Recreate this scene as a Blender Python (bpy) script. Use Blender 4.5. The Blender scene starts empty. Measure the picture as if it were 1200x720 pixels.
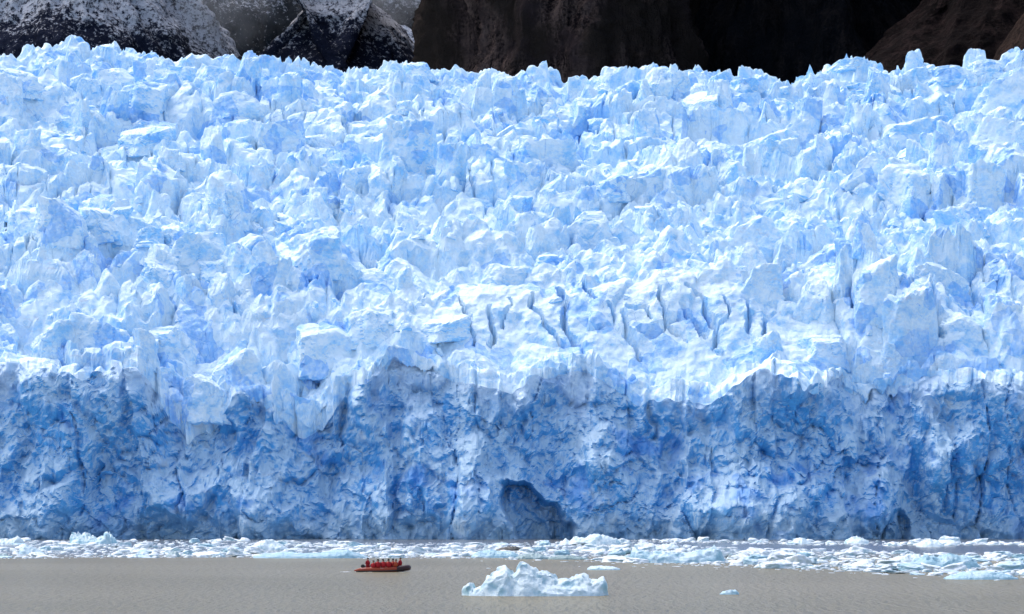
import bpy, bmesh, math, random, time
import numpy as np
from mathutils import Vector, Matrix
T0 = time.time()
random.seed(7)
RNG = np.random.default_rng(11)
scene = bpy.context.scene
COL = scene.collection

# ------------------------------------------------------------------ camera, light, exposure
CAM_H = 6.0            # eye height above the lagoon (m)
FPX = 3333.0           # focal length in photo pixels (100 mm on a 36 mm sensor, 1200 px wide)
HY = 604.0             # horizon row in the photo
cam_d = bpy.data.cameras.new('camera'); cam = bpy.data.objects.new('camera', cam_d); COL.objects.link(cam)
cam_d.sensor_width = 36.0; cam_d.lens = 100.0; cam_d.shift_y = (HY - 360.0) / 1200.0
cam_d.clip_start = 1.0; cam_d.clip_end = 30000.0
cam.location = (0, 0, CAM_H); cam.rotation_euler = (math.radians(90), 0, 0)
scene.camera = cam

SUN_EL, SUN_AZ = 58.0, -48.0
w = bpy.data.worlds.new('World'); scene.world = w; w.use_nodes = True
nt = w.node_tree; nt.nodes.clear()
sky = nt.nodes.new('ShaderNodeTexSky'); sky.sky_type = 'NISHITA'; sky.sun_disc = False
sky.sun_elevation = math.radians(SUN_EL); sky.sun_rotation = math.radians(SUN_AZ)
sky.air_density = 1.0; sky.dust_density = 3.0; sky.ozone_density = 1.0
bg = nt.nodes.new('ShaderNodeBackground'); bg.inputs['Strength'].default_value = 0.15
wo = nt.nodes.new('ShaderNodeOutputWorld')
nt.links.new(sky.outputs[0], bg.inputs[0]); nt.links.new(bg.outputs[0], wo.inputs[0])
sd = bpy.data.lights.new('sun', 'SUN'); sd.energy = 0.75; sd.angle = math.radians(45); sd.color = (1.0, 0.96, 0.9)
so = bpy.data.objects.new('sun', sd); COL.objects.link(so)
az, el = math.radians(SUN_AZ), math.radians(SUN_EL)
S = Vector((math.sin(az) * math.cos(el), math.cos(az) * math.cos(el), math.sin(el)))
so.rotation_euler = S.to_track_quat('Z', 'Y').to_euler(); so.location = S * 3000
vs = scene.view_settings
vs.view_transform = 'Standard'; vs.look = 'None'; vs.gamma = 1.0; vs.use_curve_mapping = False
vs.exposure = 1.08

# ------------------------------------------------------------------ helpers
def px2x(px, D): return (px - 600.0) / FPX * D
def py2z(py, D): return CAM_H + (HY - py) / FPX * D
def water_d(py): return CAM_H * FPX / (py - HY)          # distance of a point on the water seen at row py

def tag(o, label=None, cat=None, group=None, kind=None):
    if label: o['label'] = label
    if cat: o['category'] = cat
    if group: o['group'] = group
    if kind: o['kind'] = kind
    return o

def mesh_np(name, V, F, smooth=True):
    me = bpy.data.meshes.new(name)
    V = np.ascontiguousarray(V, dtype=np.float32); F = np.ascontiguousarray(F, dtype=np.int32)
    n = F.shape[1]
    me.vertices.add(len(V)); me.vertices.foreach_set('co', V.ravel())
    me.loops.add(F.size); me.loops.foreach_set('vertex_index', F.ravel())
    me.polygons.add(len(F))
    me.polygons.foreach_set('loop_start', np.arange(0, F.size, n, dtype=np.int32))
    try: me.polygons.foreach_set('loop_total', np.full(len(F), n, dtype=np.int32))
    except Exception: pass
    me.polygons.foreach_set('use_smooth', np.full(len(F), smooth, dtype=bool))
    me.update(); me.validate()
    return me

def link(name, me, mat=None, parent=None):
    o = bpy.data.objects.new(name, me); COL.objects.link(o)
    if mat is not None and me is not None and len(me.materials) == 0: me.materials.append(mat)
    if parent is not None: o.parent = parent
    return o

def empty(name, loc, rz=0.0):
    o = bpy.data.objects.new(name, None); COL.objects.link(o); o.location = loc; o.rotation_euler = (0, 0, rz)
    o.empty_display_size = 0.3
    return o

def grid_faces(nr, nc, r0=0, r1=None):
    if r1 is None: r1 = nr - 1
    r = np.arange(r0, r1)[:, None]; c = np.arange(nc - 1)[None, :]
    a = r * nc + c
    return np.stack([a, a + 1, a + nc + 1, a + nc], -1).reshape(-1, 4)

def h01(ix, iy, iz, seed):
    h = (ix.astype(np.int64) * 374761393 + iy.astype(np.int64) * 668265263 + iz.astype(np.int64) * 2147483647 + seed * 1274126177) & 0xFFFFFFFF
    h = ((h ^ (h >> 13)) * 1274126177) & 0xFFFFFFFF
    h = ((h ^ (h >> 16)) * 2246822519) & 0xFFFFFFFF
    return ((h ^ (h >> 15)) & 0xFFFFFF).astype(np.float32) / 16777215.0

def vnoise2(x, y, seed):
    x0 = np.floor(x); y0 = np.floor(y); fx = x - x0; fy = y - y0
    fx = fx * fx * fx * (fx * (fx * 6 - 15) + 10); fy = fy * fy * fy * (fy * (fy * 6 - 15) + 10)
    z = np.zeros_like(x0)
    a = h01(x0, y0, z, seed); b = h01(x0 + 1, y0, z, seed); c = h01(x0, y0 + 1, z, seed); d = h01(x0 + 1, y0 + 1, z, seed)
    return ((a + (b - a) * fx) * (1 - fy) + (c + (d - c) * fx) * fy) * 2 - 1

def vnoise3(x, y, z, seed):
    x0 = np.floor(x); y0 = np.floor(y); z0 = np.floor(z); fx = x - x0; fy = y - y0; fz = z - z0
    fx = fx * fx * (3 - 2 * fx); fy = fy * fy * (3 - 2 * fy); fz = fz * fz * (3 - 2 * fz)
    def L(k):
        a = h01(x0, y0, z0 + k, seed); b = h01(x0 + 1, y0, z0 + k, seed); c = h01(x0, y0 + 1, z0 + k, seed); d = h01(x0 + 1, y0 + 1, z0 + k, seed)
        return (a + (b - a) * fx) * (1 - fy) + (c + (d - c) * fx) * fy
    a = L(0); b = L(1)
    return (a + (b - a) * fz) * 2 - 1

def fbm2(x, y, seed, o=4, g=0.5):
    t = 0; amp = 1; 
    for k in range(o): t = t + amp * vnoise2(x * 2 ** k + k * 17.3, y * 2 ** k - k * 9.1, seed + k); amp *= g
    return t
def fbm3(x, y, z, seed, o=4, g=0.5):
    t = 0; amp = 1
    for k in range(o): t = t + amp * vnoise3(x * 2 ** k + k * 17.3, y * 2 ** k - k * 9.1, z * 2 ** k + k * 5.7, seed + k); amp *= g
    return t
def sstep(a, b, x):
    t = np.clip((x - a) / (b - a), 0, 1); return t * t * (3 - 2 * t)

def cells2(x, y, seed):
    """Voronoi on the unit jittered grid: border distance, offset from the cell point, four random numbers of the cell."""
    xi = np.floor(x); yi = np.floor(y); zz = np.zeros_like(xi)
    d1 = np.full(x.shape, 9e9, np.float32); d2 = d1.copy()
    a1 = np.zeros_like(d1); b1 = np.zeros_like(d1); a2 = np.zeros_like(d1); b2 = np.zeros_like(d1)
    cx = np.zeros_like(d1); cy = np.zeros_like(d1)
    for i in (-1, 0, 1):
        for j in (-1, 0, 1):
            gx = xi + i; gy = yi + j
            dx = (gx + 0.1 + 0.8 * h01(gx, gy, zz, seed) - x).astype(np.float32)
            dy = (gy + 0.1 + 0.8 * h01(gx, gy, zz, seed + 1) - y).astype(np.float32)
            d = dx * dx + dy * dy
            n1 = d < d1; n2 = (~n1) & (d < d2)
            d2 = np.where(n1, d1, np.where(n2, d, d2)); a2 = np.where(n1, a1, np.where(n2, dx, a2)); b2 = np.where(n1, b1, np.where(n2, dy, b2))
            d1 = np.where(n1, d, d1); a1 = np.where(n1, dx, a1); b1 = np.where(n1, dy, b1)
            cx = np.where(n1, gx, cx); cy = np.where(n1, gy, cy)
    ex = a2 - a1; ey = b2 - b1; L = np.sqrt(ex * ex + ey * ey) + 1e-6
    border = 0.5 * ((a1 + a2) * ex + (b1 + b2) * ey) / L
    R = [h01(cx, cy, zz, seed + 10 + k) for k in range(6)]
    return border, -a1, -b1, R

# ------------------------------------------------------------------ node helpers
class N:
    def __init__(self, name):
        self.m = bpy.data.materials.new(name); self.m.use_nodes = True
        self.t = self.m.node_tree; self.t.nodes.clear()
        self.out = self.t.nodes.new('ShaderNodeOutputMaterial')
        self.geo = self.t.nodes.new('ShaderNodeNewGeometry')
        self.tc = self.t.nodes.new('ShaderNodeTexCoord')
        self.pos = self.geo.outputs['Position']; self.obj = self.tc.outputs['Object']
    def _set(self, n, i, v):
        if isinstance(v, bpy.types.NodeSocket): self.t.links.new(v, n.inputs[i])
        elif v is not None: n.inputs[i].default_value = v
    def math(self, op, a, b=0.0, c=None, clamp=False):
        n = self.t.nodes.new('ShaderNodeMath'); n.operation = op; n.use_clamp = clamp
        self._set(n, 0, a); self._set(n, 1, b)
        if c is not None: self._set(n, 2, c)
        return n.outputs[0]
    def scale(self, v, s):
        n = self.t.nodes.new('ShaderNodeVectorMath'); n.operation = 'MULTIPLY'
        self._set(n, 0, v); n.inputs[1].default_value = s if hasattr(s, '__len__') else (s, s, s)
        return n.outputs[0]
    def addv(self, a, b):
        n = self.t.nodes.new('ShaderNodeVectorMath'); n.operation = 'ADD'; self._set(n, 0, a); self._set(n, 1, b); return n.outputs[0]
    def noise(self, v, sc, det=3.0, rough=0.5, dist=0.0, color=False):
        n = self.t.nodes.new('ShaderNodeTexNoise'); self._set(n, 'Vector', v); n.inputs['Scale'].default_value = sc
        n.inputs['Detail'].default_value = det; n.inputs['Roughness'].default_value = rough; n.inputs['Distortion'].default_value = dist
        return n.outputs['Color' if color else 0]
    def voro(self, v, sc, feat='DISTANCE_TO_EDGE', out=0):
        n = self.t.nodes.new('ShaderNodeTexVoronoi'); n.feature = feat; self._set(n, 'Vector', v); n.inputs['Scale'].default_value = sc
        return n.outputs[out]
    def ramp(self, f, a, b, ca=0.0, cb=1.0, smooth=True):
        n = self.t.nodes.new('ShaderNodeMapRange'); n.interpolation_type = 'SMOOTHSTEP' if smooth else 'LINEAR'; n.clamp = True
        self._set(n, 0, f); n.inputs[1].default_value = a; n.inputs[2].default_value = b; n.inputs[3].default_value = ca; n.inputs[4].default_value = cb
        return n.outputs[0]
    def mix(self, f, a, b):
        n = self.t.nodes.new('ShaderNodeMix'); n.data_type = 'RGBA'
        self._set(n, 0, f)
        for i, v in ((6, a), (7, b)):
            if isinstance(v, bpy.types.NodeSocket): self.t.links.new(v, n.inputs[i])
            else: n.inputs[i].default_value = (*v, 1.0)
        return n.outputs[2]
    def sep(self, v):
        n = self.t.nodes.new('ShaderNodeSeparateXYZ'); self._set(n, 0, v); return n.outputs
    def bump(self, h, dist, strength=1.0, normal=None):
        n = self.t.nodes.new('ShaderNodeBump'); n.inputs['Distance'].default_value = dist; n.inputs['Strength'].default_value = strength
        self._set(n, 'Height', h)
        if normal is not None: self._set(n, 'Normal', normal)
        return n.outputs[0]
    def attr(self, name):
        n = self.t.nodes.new('ShaderNodeAttribute'); n.attribute_name = name; return n.outputs['Fac']
    def rnd(self):
        n = self.t.nodes.new('ShaderNodeObjectInfo'); return n.outputs['Random']
    def bsdf(self, color, rough=0.6, normal=None, spec=0.4, **kw):
        p = self.t.nodes.new('ShaderNodeBsdfPrincipled')
        if isinstance(color, bpy.types.NodeSocket): self.t.links.new(color, p.inputs['Base Color'])
        else: p.inputs['Base Color'].default_value = (*color, 1.0)
        self._set(p, 'Roughness', rough); p.inputs['Specular IOR Level'].default_value = spec
        if normal is not None: self.t.links.new(normal, p.inputs['Normal'])
        for k, v in kw.items(): self._set(p, k, v)
        self.t.links.new(p.outputs[0], self.out.inputs['Surface'])
        return self.m

def mat_ice_surface():
    n = N('glacier_ice'); P = n.pos
    warp = n.addv(P, n.scale(n.noise(P, 0.12, 2, color=True), 6.0))
    big = n.noise(P, 0.03, 3); med = n.noise(warp, 0.22, 4, 0.6); fine = n.noise(P, 1.1, 3, 0.6)
    nz = n.sep(n.geo.outputs['Normal'])[2]
    f = n.math('ADD', n.math('MULTIPLY', nz, 0.22), n.math('ADD', n.math('MULTIPLY', big, 0.30), n.math('MULTIPLY', med, 0.60)))
    f = n.math('ADD', f, n.math('MULTIPLY', fine, 0.30))
    crust = n.ramp(f, 0.40, 0.74)
    c = n.mix(crust, (0.29, 0.62, 0.95), (0.755, 0.885, 0.965))
    blue = n.ramp(n.noise(n.addv(warp, (40, 10, 3)), 0.16, 3, 0.6), 0.60, 0.76)
    c = n.mix(n.math('MULTIPLY', blue, 0.65), c, (0.20, 0.53, 0.93))
    # sharp facets of blue ice, painted in for the missing shade between blocks
    fw = n.addv(P, n.scale(n.noise(P, 0.25, 2, color=True), 4.0))
    gap_shade = n.ramp(n.sep(n.voro(fw, 0.16, 'F1', 1))[0], 0.82, 0.86)
    c = n.mix(n.math('MULTIPLY', gap_shade, n.ramp(n.noise(P, 0.8, 3), 0.3, 0.6, 0.25, 0.65)), c, (0.17, 0.47, 0.93))
    grime = n.math('MULTIPLY', n.ramp(n.noise(n.scale(warp, (1, 1, 3.0)), 0.28, 5, 0.7), 0.56, 0.70), n.ramp(n.noise(P, 0.02, 2), 0.45, 0.62))
    c = n.mix(n.math('MULTIPLY', grime, 0.55), c, (0.60, 0.62, 0.70))
    # hairline fractures of clear dark ice
    cw = n.addv(n.scale(P, (1, 1, 0.55)), n.scale(n.noise(P, 0.35, 3, color=True), 2.6))
    e = n.voro(cw, 0.13)
    crack = n.math('MULTIPLY', n.ramp(e, 0.004, 0.014, 0.5, 0), n.ramp(n.noise(P, 0.045, 2), 0.58, 0.66))
    c = n.mix(crack, c, (0.10, 0.33, 0.72))
    # fine dirt: grey specks and thin smears
    sp = n.math('MULTIPLY', n.ramp(n.noise(P, 2.3, 2, 0.6), 0.64, 0.74), n.ramp(n.noise(P, 0.09, 2), 0.5, 0.7))
    c = n.mix(n.math('MULTIPLY', sp, 0.35), c, (0.33, 0.36, 0.42))
    b1 = n.bump(n.noise(warp, 0.55, 5, 0.62), 1.0, 0.75)
    b2 = n.bump(n.noise(n.scale(P, (1, 1, 2.2)), 1.6, 3, 0.6), 0.28, 0.7, b1)
    return n.bsdf(c, 0.62, b2, 0.35)

def mat_ice_cliff():
    n = N('cliff_ice'); P = n.pos
    warp = n.addv(P, n.scale(n.noise(P, 0.10, 3, color=True), 9.0))
    streak = n.noise(n.scale(warp, (1, 1, 0.30)), 0.30, 4, 0.62)
    med = n.noise(warp, 0.10, 4, 0.6); fine = n.noise(warp, 0.9, 4, 0.65)
    nz = n.sep(n.geo.outputs['Normal'])[2]
    f = n.math('ADD', n.math('MULTIPLY', streak, 0.5), n.math('MULTIPLY', med, 0.45))
    f = n.math('ADD', f, n.math('ADD', n.math('MULTIPLY', fine, 0.50), n.math('MULTIPLY', nz, 0.20)))
    k = n.ramp(f, 0.60, 0.86)
    c = n.mix(k, (0.07, 0.345, 0.71), (0.49, 0.66, 0.80))
    deep = n.ramp(n.noise(n.addv(warp, (90, 3, 1)), 0.075, 3, 0.55), 0.56, 0.70)
    c = n.mix(n.math('MULTIPLY', deep, 0.75), c, (0.05, 0.27, 0.68))
    # weathered grey-white crust in blotches
    dirt = n.math('MULTIPLY', n.ramp(n.noise(warp, 0.16, 5, 0.66), 0.55, 0.72), n.ramp(n.noise(P, 0.03, 2), 0.42, 0.6))
    c = n.mix(n.math('MULTIPLY', dirt, 0.7), c, (0.43, 0.49, 0.56))
    # water-stained foot of the wall
    z = n.sep(P)[2]
    # weathered white crust hanging over the top of the wall in tongues
    cap = n.ramp(n.math('ADD', z, n.math('MULTIPLY', n.math('SUBTRACT', n.noise(n.scale(warp, (1, 1, 0.4)), 0.07, 4, 0.65), 0.5), 60.0)), 32.0, 44.0)
    c = n.mix(n.math('MULTIPLY', cap, 0.75), c, (0.62, 0.76, 0.90))
    foot = n.ramp(n.math('ADD', z, n.math('MULTIPLY', n.noise(P, 0.12, 3), -9.0)), -4.5, 5.0, 1, 0)
    c = n.mix(n.math('MULTIPLY', foot, 0.55), c, (0.36, 0.46, 0.52))
    b1 = n.bump(n.noise(warp, 0.45, 5, 0.66), 1.2, 0.8)
    b2 = n.bump(n.noise(n.scale(P, (1, 1, 0.6)), 1.5, 3, 0.62), 0.35, 0.8, b1)
    return n.bsdf(c, 0.5, b2, 0.4)

def mat_floe(name, white=(0.63, 0.745, 0.775), blue=(0.33, 0.56, 0.64), t=0.5):
    n = N(name); P = n.pos
    f = n.math('ADD', n.noise(P, 0.7, 4, 0.6), n.math('MULTIPLY', n.sep(n.geo.outputs['Normal'])[2], 0.22))
    f = n.math('ADD', f, n.math('MULTIPLY', n.math('SUBTRACT', n.rnd(), 0.5), 0.25))
    c = n.mix(n.ramp(f, t - 0.1, t + 0.2), blue, white)
    b = n.bump(n.noise(P, 2.2, 5, 0.66), 0.32, 0.9)
    return n.bsdf(c, 0.45, b, 0.5)

def mat_water():
    n = N('silty_water'); P = n.pos
    s = n.noise(n.scale(P, (1, 1, 1)), 0.012, 3)
    c = n.mix(n.ramp(s, 0.35, 0.65), (0.198, 0.175, 0.112), (0.232, 0.203, 0.135))
    w1 = n.noise(n.scale(P, (1.0, 0.17, 1)), 1.7, 3, 0.6, 0.0)
    w2 = n.noise(n.scale(P, (0.5, 0.5, 1)), 0.1, 3, 0.55)
    calm = n.ramp(n.sep(P)[1], 380.0, 470.0)           # ripples die away among the floes
    b = n.bump(n.math('MULTIPLY', w1, n.math('SUBTRACT', 1.0, n.math('MULTIPLY', calm, 0.75))), 0.55, 1.0)
    b = n.bump(w2, 1.2, 0.7, b)
    df = n.t.nodes.new('ShaderNodeBsdfDiffuse'); n.t.links.new(c, df.inputs['Color']); n.t.links.new(b, df.inputs['Normal'])
    gl = n.t.nodes.new('ShaderNodeBsdfGlossy'); gl.inputs['Roughness'].default_value = 0.12; n.t.links.new(b, gl.inputs['Normal']); gl.inputs['Color'].default_value = (0.9, 0.9, 0.9, 1)
    mx = n.t.nodes.new('ShaderNodeMixShader'); n._set(mx, 0, n.math('MULTIPLY_ADD', calm, 0.5, 0.28))
    n.t.links.new(df.outputs[0], mx.inputs[1]); n.t.links.new(gl.outputs[0], mx.inputs[2]); n.t.links.new(mx.outputs[0], n.out.inputs['Surface'])
    return n.m

def mat_rock(name, a, b, d, snow=None, moss=None):
    n = N(name); P = n.pos
    st = n.noise(n.scale(P, (1, 1, 0.16)), 0.12, 5, 0.65, 0.6)
    blk = n.noise(P, 0.03, 4, 0.6); fi = n.noise(P, 0.45, 4, 0.65)
    f = n.math('ADD', n.math('MULTIPLY', st, 0.6), n.math('MULTIPLY', fi, 0.4))
    c = n.mix(n.ramp(f, 0.40, 0.62), a, b)
    c = n.mix(n.ramp(blk, 0.40, 0.66), c, d)
    if moss: c = n.mix(n.ramp(n.noise(P, 0.018, 3), 0.46, 0.64), c, moss)
    if snow:
        z0, z1, amt = snow
        z = n.sep(P)[2]; nz = n.sep(n.geo.outputs['Normal'])[2]
        alt = n.ramp(n.math('ADD', z, n.math('MULTIPLY', n.math('SUBTRACT', n.noise(P, 0.016, 4, 0.6), 0.5), 70.0)), z0, z1, smooth=False)
        sf = n.math('ADD', n.math('MULTIPLY', n.noise(P, 0.22, 4, 0.8), 1.9), n.math('MULTIPLY', alt, amt))
        sf = n.math('ADD', sf, n.math('MULTIPLY', nz, 0.12))
        c = n.mix(n.ramp(sf, 1.14, 1.44), c, (0.55, 0.56, 0.60))
    bm = n.bump(n.math('ADD', st, n.math('MULTIPLY', fi, 0.5)), 6.0, 0.9)
    return n.bsdf(c, 0.95, bm, 0.03)

M_ICE = mat_ice_surface(); M_CLIFF = mat_ice_cliff(); M_WATER = mat_water()
M_FLOE = mat_floe('floe_ice'); M_BRASH = mat_floe('brash_white_ice', (0.72, 0.78, 0.80), (0.46, 0.63, 0.68), 0.42); M_CLEAR = mat_floe('clear_floe_ice', (0.55, 0.69, 0.75), (0.31, 0.52, 0.61), 0.62)
M_GREEN = mat_floe('green_clear_ice', (0.30, 0.42, 0.44), (0.16, 0.27, 0.28), 0.6)

# ------------------------------------------------------------------ water
V = np.array([[-6000, -600, 0], [6000, -600, 0], [6000, 760, 0], [-6000, 760, 0]], float)
tag(link('water', mesh_np('water', V, np.array([[0, 1, 2, 3]])), M_WATER), 'grey brown silty lagoon water with fine ripples', kind='structure')

# ------------------------------------------------------------------ glacier
D0, DEPTH, CREST = 714.0, 265.0, 240.0
NC, NRC, NRS, NEXT = 860, 125, 900, 24
# cliff-top row of the photo along the front, and the skyline row along the crest
RIM = [(-300, 440), (0, 432), (60, 428), (105, 440), (130, 432), (160, 440), (180, 462), (197, 492), (215, 520), (240, 516), (252, 488), (280, 474), (318, 474), (345, 508), (372, 504), (392, 472), (425, 448), (455, 420),
       (485, 428), (520, 440), (560, 442), (600, 456), (640, 440), (690, 436), (725, 458), (765, 474), (800, 468), (835, 474), (870, 450), (910, 440), (955, 448), (1000, 443), (1050, 452), (1100, 440), (1150, 450), (1200, 448), (1500, 445)]
SKY = [(-300, 55), (0, 62), (60, 64), (100, 64), (150, 70), (210, 72), (235, 80), (270, 72), (340, 80), (400, 88), (440, 88), (458, 78), (500, 88), (580, 94), (660, 99), (720, 99), (765, 85), (800, 92), (870, 92), (940, 98), (990, 86), (1050, 82), (1110, 78), (1160, 76), (1185, 66), (1205, 58), (1500, 60)]
rx, ry = np.array(RIM, float).T; kx, ky = np.array(SKY, float).T
cc = np.linspace(-1, 1, NC)

def base_z(x, s):
    D = D0 + s; px = 600 + x / D * FPX
    pxr = 600 + x / D0 * FPX
    rim = CAM_H + (HY - np.interp(pxr, rx, ry)) / FPX * D0
    crest = CAM_H + (HY - np.interp(px, kx, ky)) / FPX * (D0 + CREST)
    t = s / CREST
    line = 40.0 + (crest - 40.0) * np.clip(t, 0, 1)
    # a steep step just behind the rim, where the ice hangs in big cracked slabs, strongest in the middle and to the right
    amt = np.interp(pxr, [-300, 250, 480, 560, 860, 920, 1000, 1500], [.3, .3, .5, 1, 1, .7, 1, .9]) + 0.15 * vnoise2(x / 25.0, x * 0 + 4, 9)
    line = line + amt * (-7.0 * sstep(4, 18, s) + 19.0 * sstep(15, 42, s) - 12.0 * sstep(42, 130, s))
    line = line + 6.0 * (sstep(0, 22, s - 95 - 14 * vnoise2(x / 50.0, x * 0 + 8, 10)) - sstep(22, 75, s - 95)) + 6.0 * (sstep(0, 20, s - 165 - 16 * vnoise2(x / 60.0, x * 0 + 2, 12)) - sstep(20, 60, s - 165))
    z = line + (rim - 40.5) * np.exp(-s / 22.0) + 1.2
    # broad steps of the icefall
    und = vnoise2(x / 80.0, s / 26.0 + 3.3, 5) * 4.0 + vnoise2(x / 34.0 + 7, s / 15.0, 6) * 2.4
    z = z + und * sstep(0, 40, s) * (1 - 0.6 * sstep(205, 240, s))
    z = z - np.clip(s - CREST - 3, 0, None) * 0.8
    return z

def ray_s(px, py):
    """walk the line of sight of a photo pixel until it meets the smooth glacier surface"""
    for s in np.arange(2, CREST - 2, 1.0):
        D = D0 + s
        if py2z(py, D) <= base_z(np.array([px2x(px, D)]), np.array([s]))[0]: return s
    return CREST - 4

def slab_mask(x, s):
    """places where the ice has kept together in big slabs with narrow cracks"""
    global CALM
    calm = np.zeros_like(x)
    m = sstep(-0.2, 0.3, vnoise2(x / 46.0 + 31, s / 30.0 + 8, 77))
    for px, py, sx, ss in ((600, 375, 26, 26), (720, 380, 30, 26), (800, 375, 28, 26), (1000, 350, 20, 24), (1120, 370, 20, 24), (930, 400, 18, 16), (350, 430, 16, 16), (230, 260, 22, 30), (1040, 180, 24, 34), (650, 180, 28, 36)):
        s0 = ray_s(px, py); ss *= 0.6
        x0 = px2x(px, D0 + s0)
        g = np.exp(-(((x - x0) / sx) ** 2 + ((s - s0) / ss) ** 2)); m = np.maximum(m, g)
        if 330 < py < 410 and 560 < px < 960: calm = np.maximum(calm, sstep(0.2, 0.7, g))
    CALM = calm
    return m

def layer(x, y, size, seed, A, T, depth, wd, ax=1.0, ay=1.0, ridge=0.5, flat=0.0):
    b, dx, dy, R = cells2(x / (size * ax), y / (size * ay), seed)
    dx = dx * size * ax; dy = dy * size * ay; b = b * size
    th = R[4] * 3.14159
    h = (R[0] - 0.45) * A + (R[1] - 0.5) * T * dx + ((R[2] - 0.5) * T - flat) * dy
    fin = (R[3] > 0.30); pyr = (R[3] > 0.68)
    a = np.abs(dx * np.cos(th) + dy * np.sin(th)); c = np.abs(-dx * np.sin(th) + dy * np.cos(th))
    h = h - ridge * fin * (a + 0.75 * c * pyr) + ridge * fin * size * (0.2 + 0.16 * pyr)
    wall = np.clip(b / wd, 0, 1) ** 0.8
    return -depth + wall * (depth + h), R[5]

CREV = [[(537, 347), (547, 370)], [(547, 373), (550, 390), (553, 407)], [(573, 360), (582, 390), (575, 407)], [(597, 350), (593, 383)], [(623, 347), (637, 380), (660, 402)], [(655, 337), (663, 377), (677, 403)], [(687, 330), (700, 357)], [(715, 360), (720, 373)], [(730, 367), (738, 392), (747, 420)], [(733, 363), (757, 367), (758, 380)],
        [(772, 343), (780, 380), (800, 400)], [(747, 393), (777, 390)], [(780, 373), (800, 370)], [(800, 337), (820, 340), (837, 383)], [(800, 363), (820, 380), (830, 393)], [(850, 350), (853, 377), (840, 387), (837, 413)], [(880, 353), (875, 387)], [(897, 373), (900, 393), (890, 413)], [(1002, 307), (1003, 373)], [(987, 327), (1000, 353)],
        [(1160, 360), (1162, 400), (1153, 420)], [(1097, 400), (1100, 423)], [(980, 230), (982, 256)], [(1083, 233), (1083, 262)], [(1117, 220), (1117, 250)], [(125, 231), (107, 253)], [(192, 227), (193, 262)], [(50, 250), (52, 273)], [(0, 243), (17, 280)], [(350, 297), (357, 317), (367, 330)], [(263, 350), (270, 367)], [(352, 440), (330, 457), (318, 468)],
        [(206, 400), (204, 416)], [(212, 156), (220, 190)], [(360, 165), (368, 176)], [(812, 150), (816, 195)], [(1020, 112), (1022, 130)], [(1038, 100), (1040, 120)], [(455, 195), (460, 222)], [(545, 200), (552, 222)], [(45, 385), (60, 400)], [(90, 262), (100, 280)], [(420, 200), (425, 230)], [(520, 250), (524, 275)], [(665, 265), (672, 290)], [(920, 280), (930, 300)], [(690, 130), (694, 146)], [(300, 110), (306, 130)]]
def crevasses(x, s):
    z = np.zeros_like(x); wob = 1.0 * fbm2(x / 5.0, s / 5.0, 47, 3)
    for k, line in enumerate(CREV):
        P = [(px2x(a, D0 + q), q) for a, b in line for q in (ray_s(a, b),)]
        xs = [p[0] for p in P]; ss = [p[1] for p in P]
        m = (x > min(xs) - 4) & (x < max(xs) + 4) & (s > min(ss) - 4) & (s < max(ss) + 4)
        if not m.any(): continue
        X = x[m] + wob[m]; Sx = s[m]; best = np.full(X.shape, 9e9)
        for (x0, s0), (x1, s1) in zip(P, P[1:]):
            dx, ds = x1 - x0, s1 - s0; t = np.clip(((X - x0) * dx + (Sx - s0) * ds) / (dx * dx + ds * ds), 0, 1)
            best = np.minimum(best, np.hypot(X - x0 - t * dx, Sx - s0 - t * ds))
        hw = 0.40 + 0.15 * (k % 3); z[m] = np.minimum(z[m], -6.0 * np.clip(1 - best / hw, 0, 1) ** 0.6)
    return z

def surf_z(x, s):
    wx = x + 5.0 * fbm2(x / 15.0, s / 15.0, 21, 3); wy = s + 5.0 * fbm2(x / 15.0 + 50, s / 15.0 + 9, 22, 3)
    slab = slab_mask(x, s)
    rub = sstep(0.0, 0.5, vnoise2(x / 44.0 + 3, s / 17.0 + 71, 78)) * (1 - slab)
    l1, _ = layer(wx, wy, 16.5, 101, 6.5, 0.72, 6.5 * (0.45 + 0.55 * vnoise2(x / 30, s / 20, 33)) + 1.0, 2.0 - 1.1 * slab, 1.1, 0.85, 0.62, 0.28)
    wx2 = x + 1.8 * fbm2(x / 6.0, s / 6.0, 25, 2); wy2 = s + 1.8 * fbm2(x / 6.0 + 5, s / 6.0 + 2, 26, 2)
    l2, _ = layer(wx2, wy2, 6.5, 201, 2.6, 0.9, 1.0, 1.2 - 0.6 * slab, 1.0, 0.8, 0.62, 0.25)
    l3, _ = layer(wx2 + 3, wy2, 2.6, 301, 1.1, 0.9, 0.35, 0.7, 1.1, 0.9, 0.6, 0.2)
    z = l1 * (1 - 0.7 * rub) * (1 - 0.7 * CALM) + l2 * (1 - 0.6 * slab) * (1 - 0.75 * CALM) + l3 * (0.6 - 0.5 * slab + 0.7 * rub) * (1 - 0.5 * CALM)
    z = z + 0.25 * fbm2(x / 2.0, s / 2.0, 41, 2)
    b, _, _, R = cells2(wx2 / 5.5 + 4, wy2 / 17.0, 401)
    z = z - 3.2 * np.clip(1 - b * 5.5 / 0.55, 0, 1) * slab * (1 - CALM) * (vnoise2(x / 18.0, s / 18.0, 45) > -0.1)
    z = z + crevasses(x, s)
    tooth, _ = layer(wx2 + 7, wy2, 4.2, 501, 2.2, 0.8, 0.6, 0.8, 1.0, 1.0, 1.3)
    z = z + tooth * 0.8 * sstep(200, 232, s)
    return z, slab, rub

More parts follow.
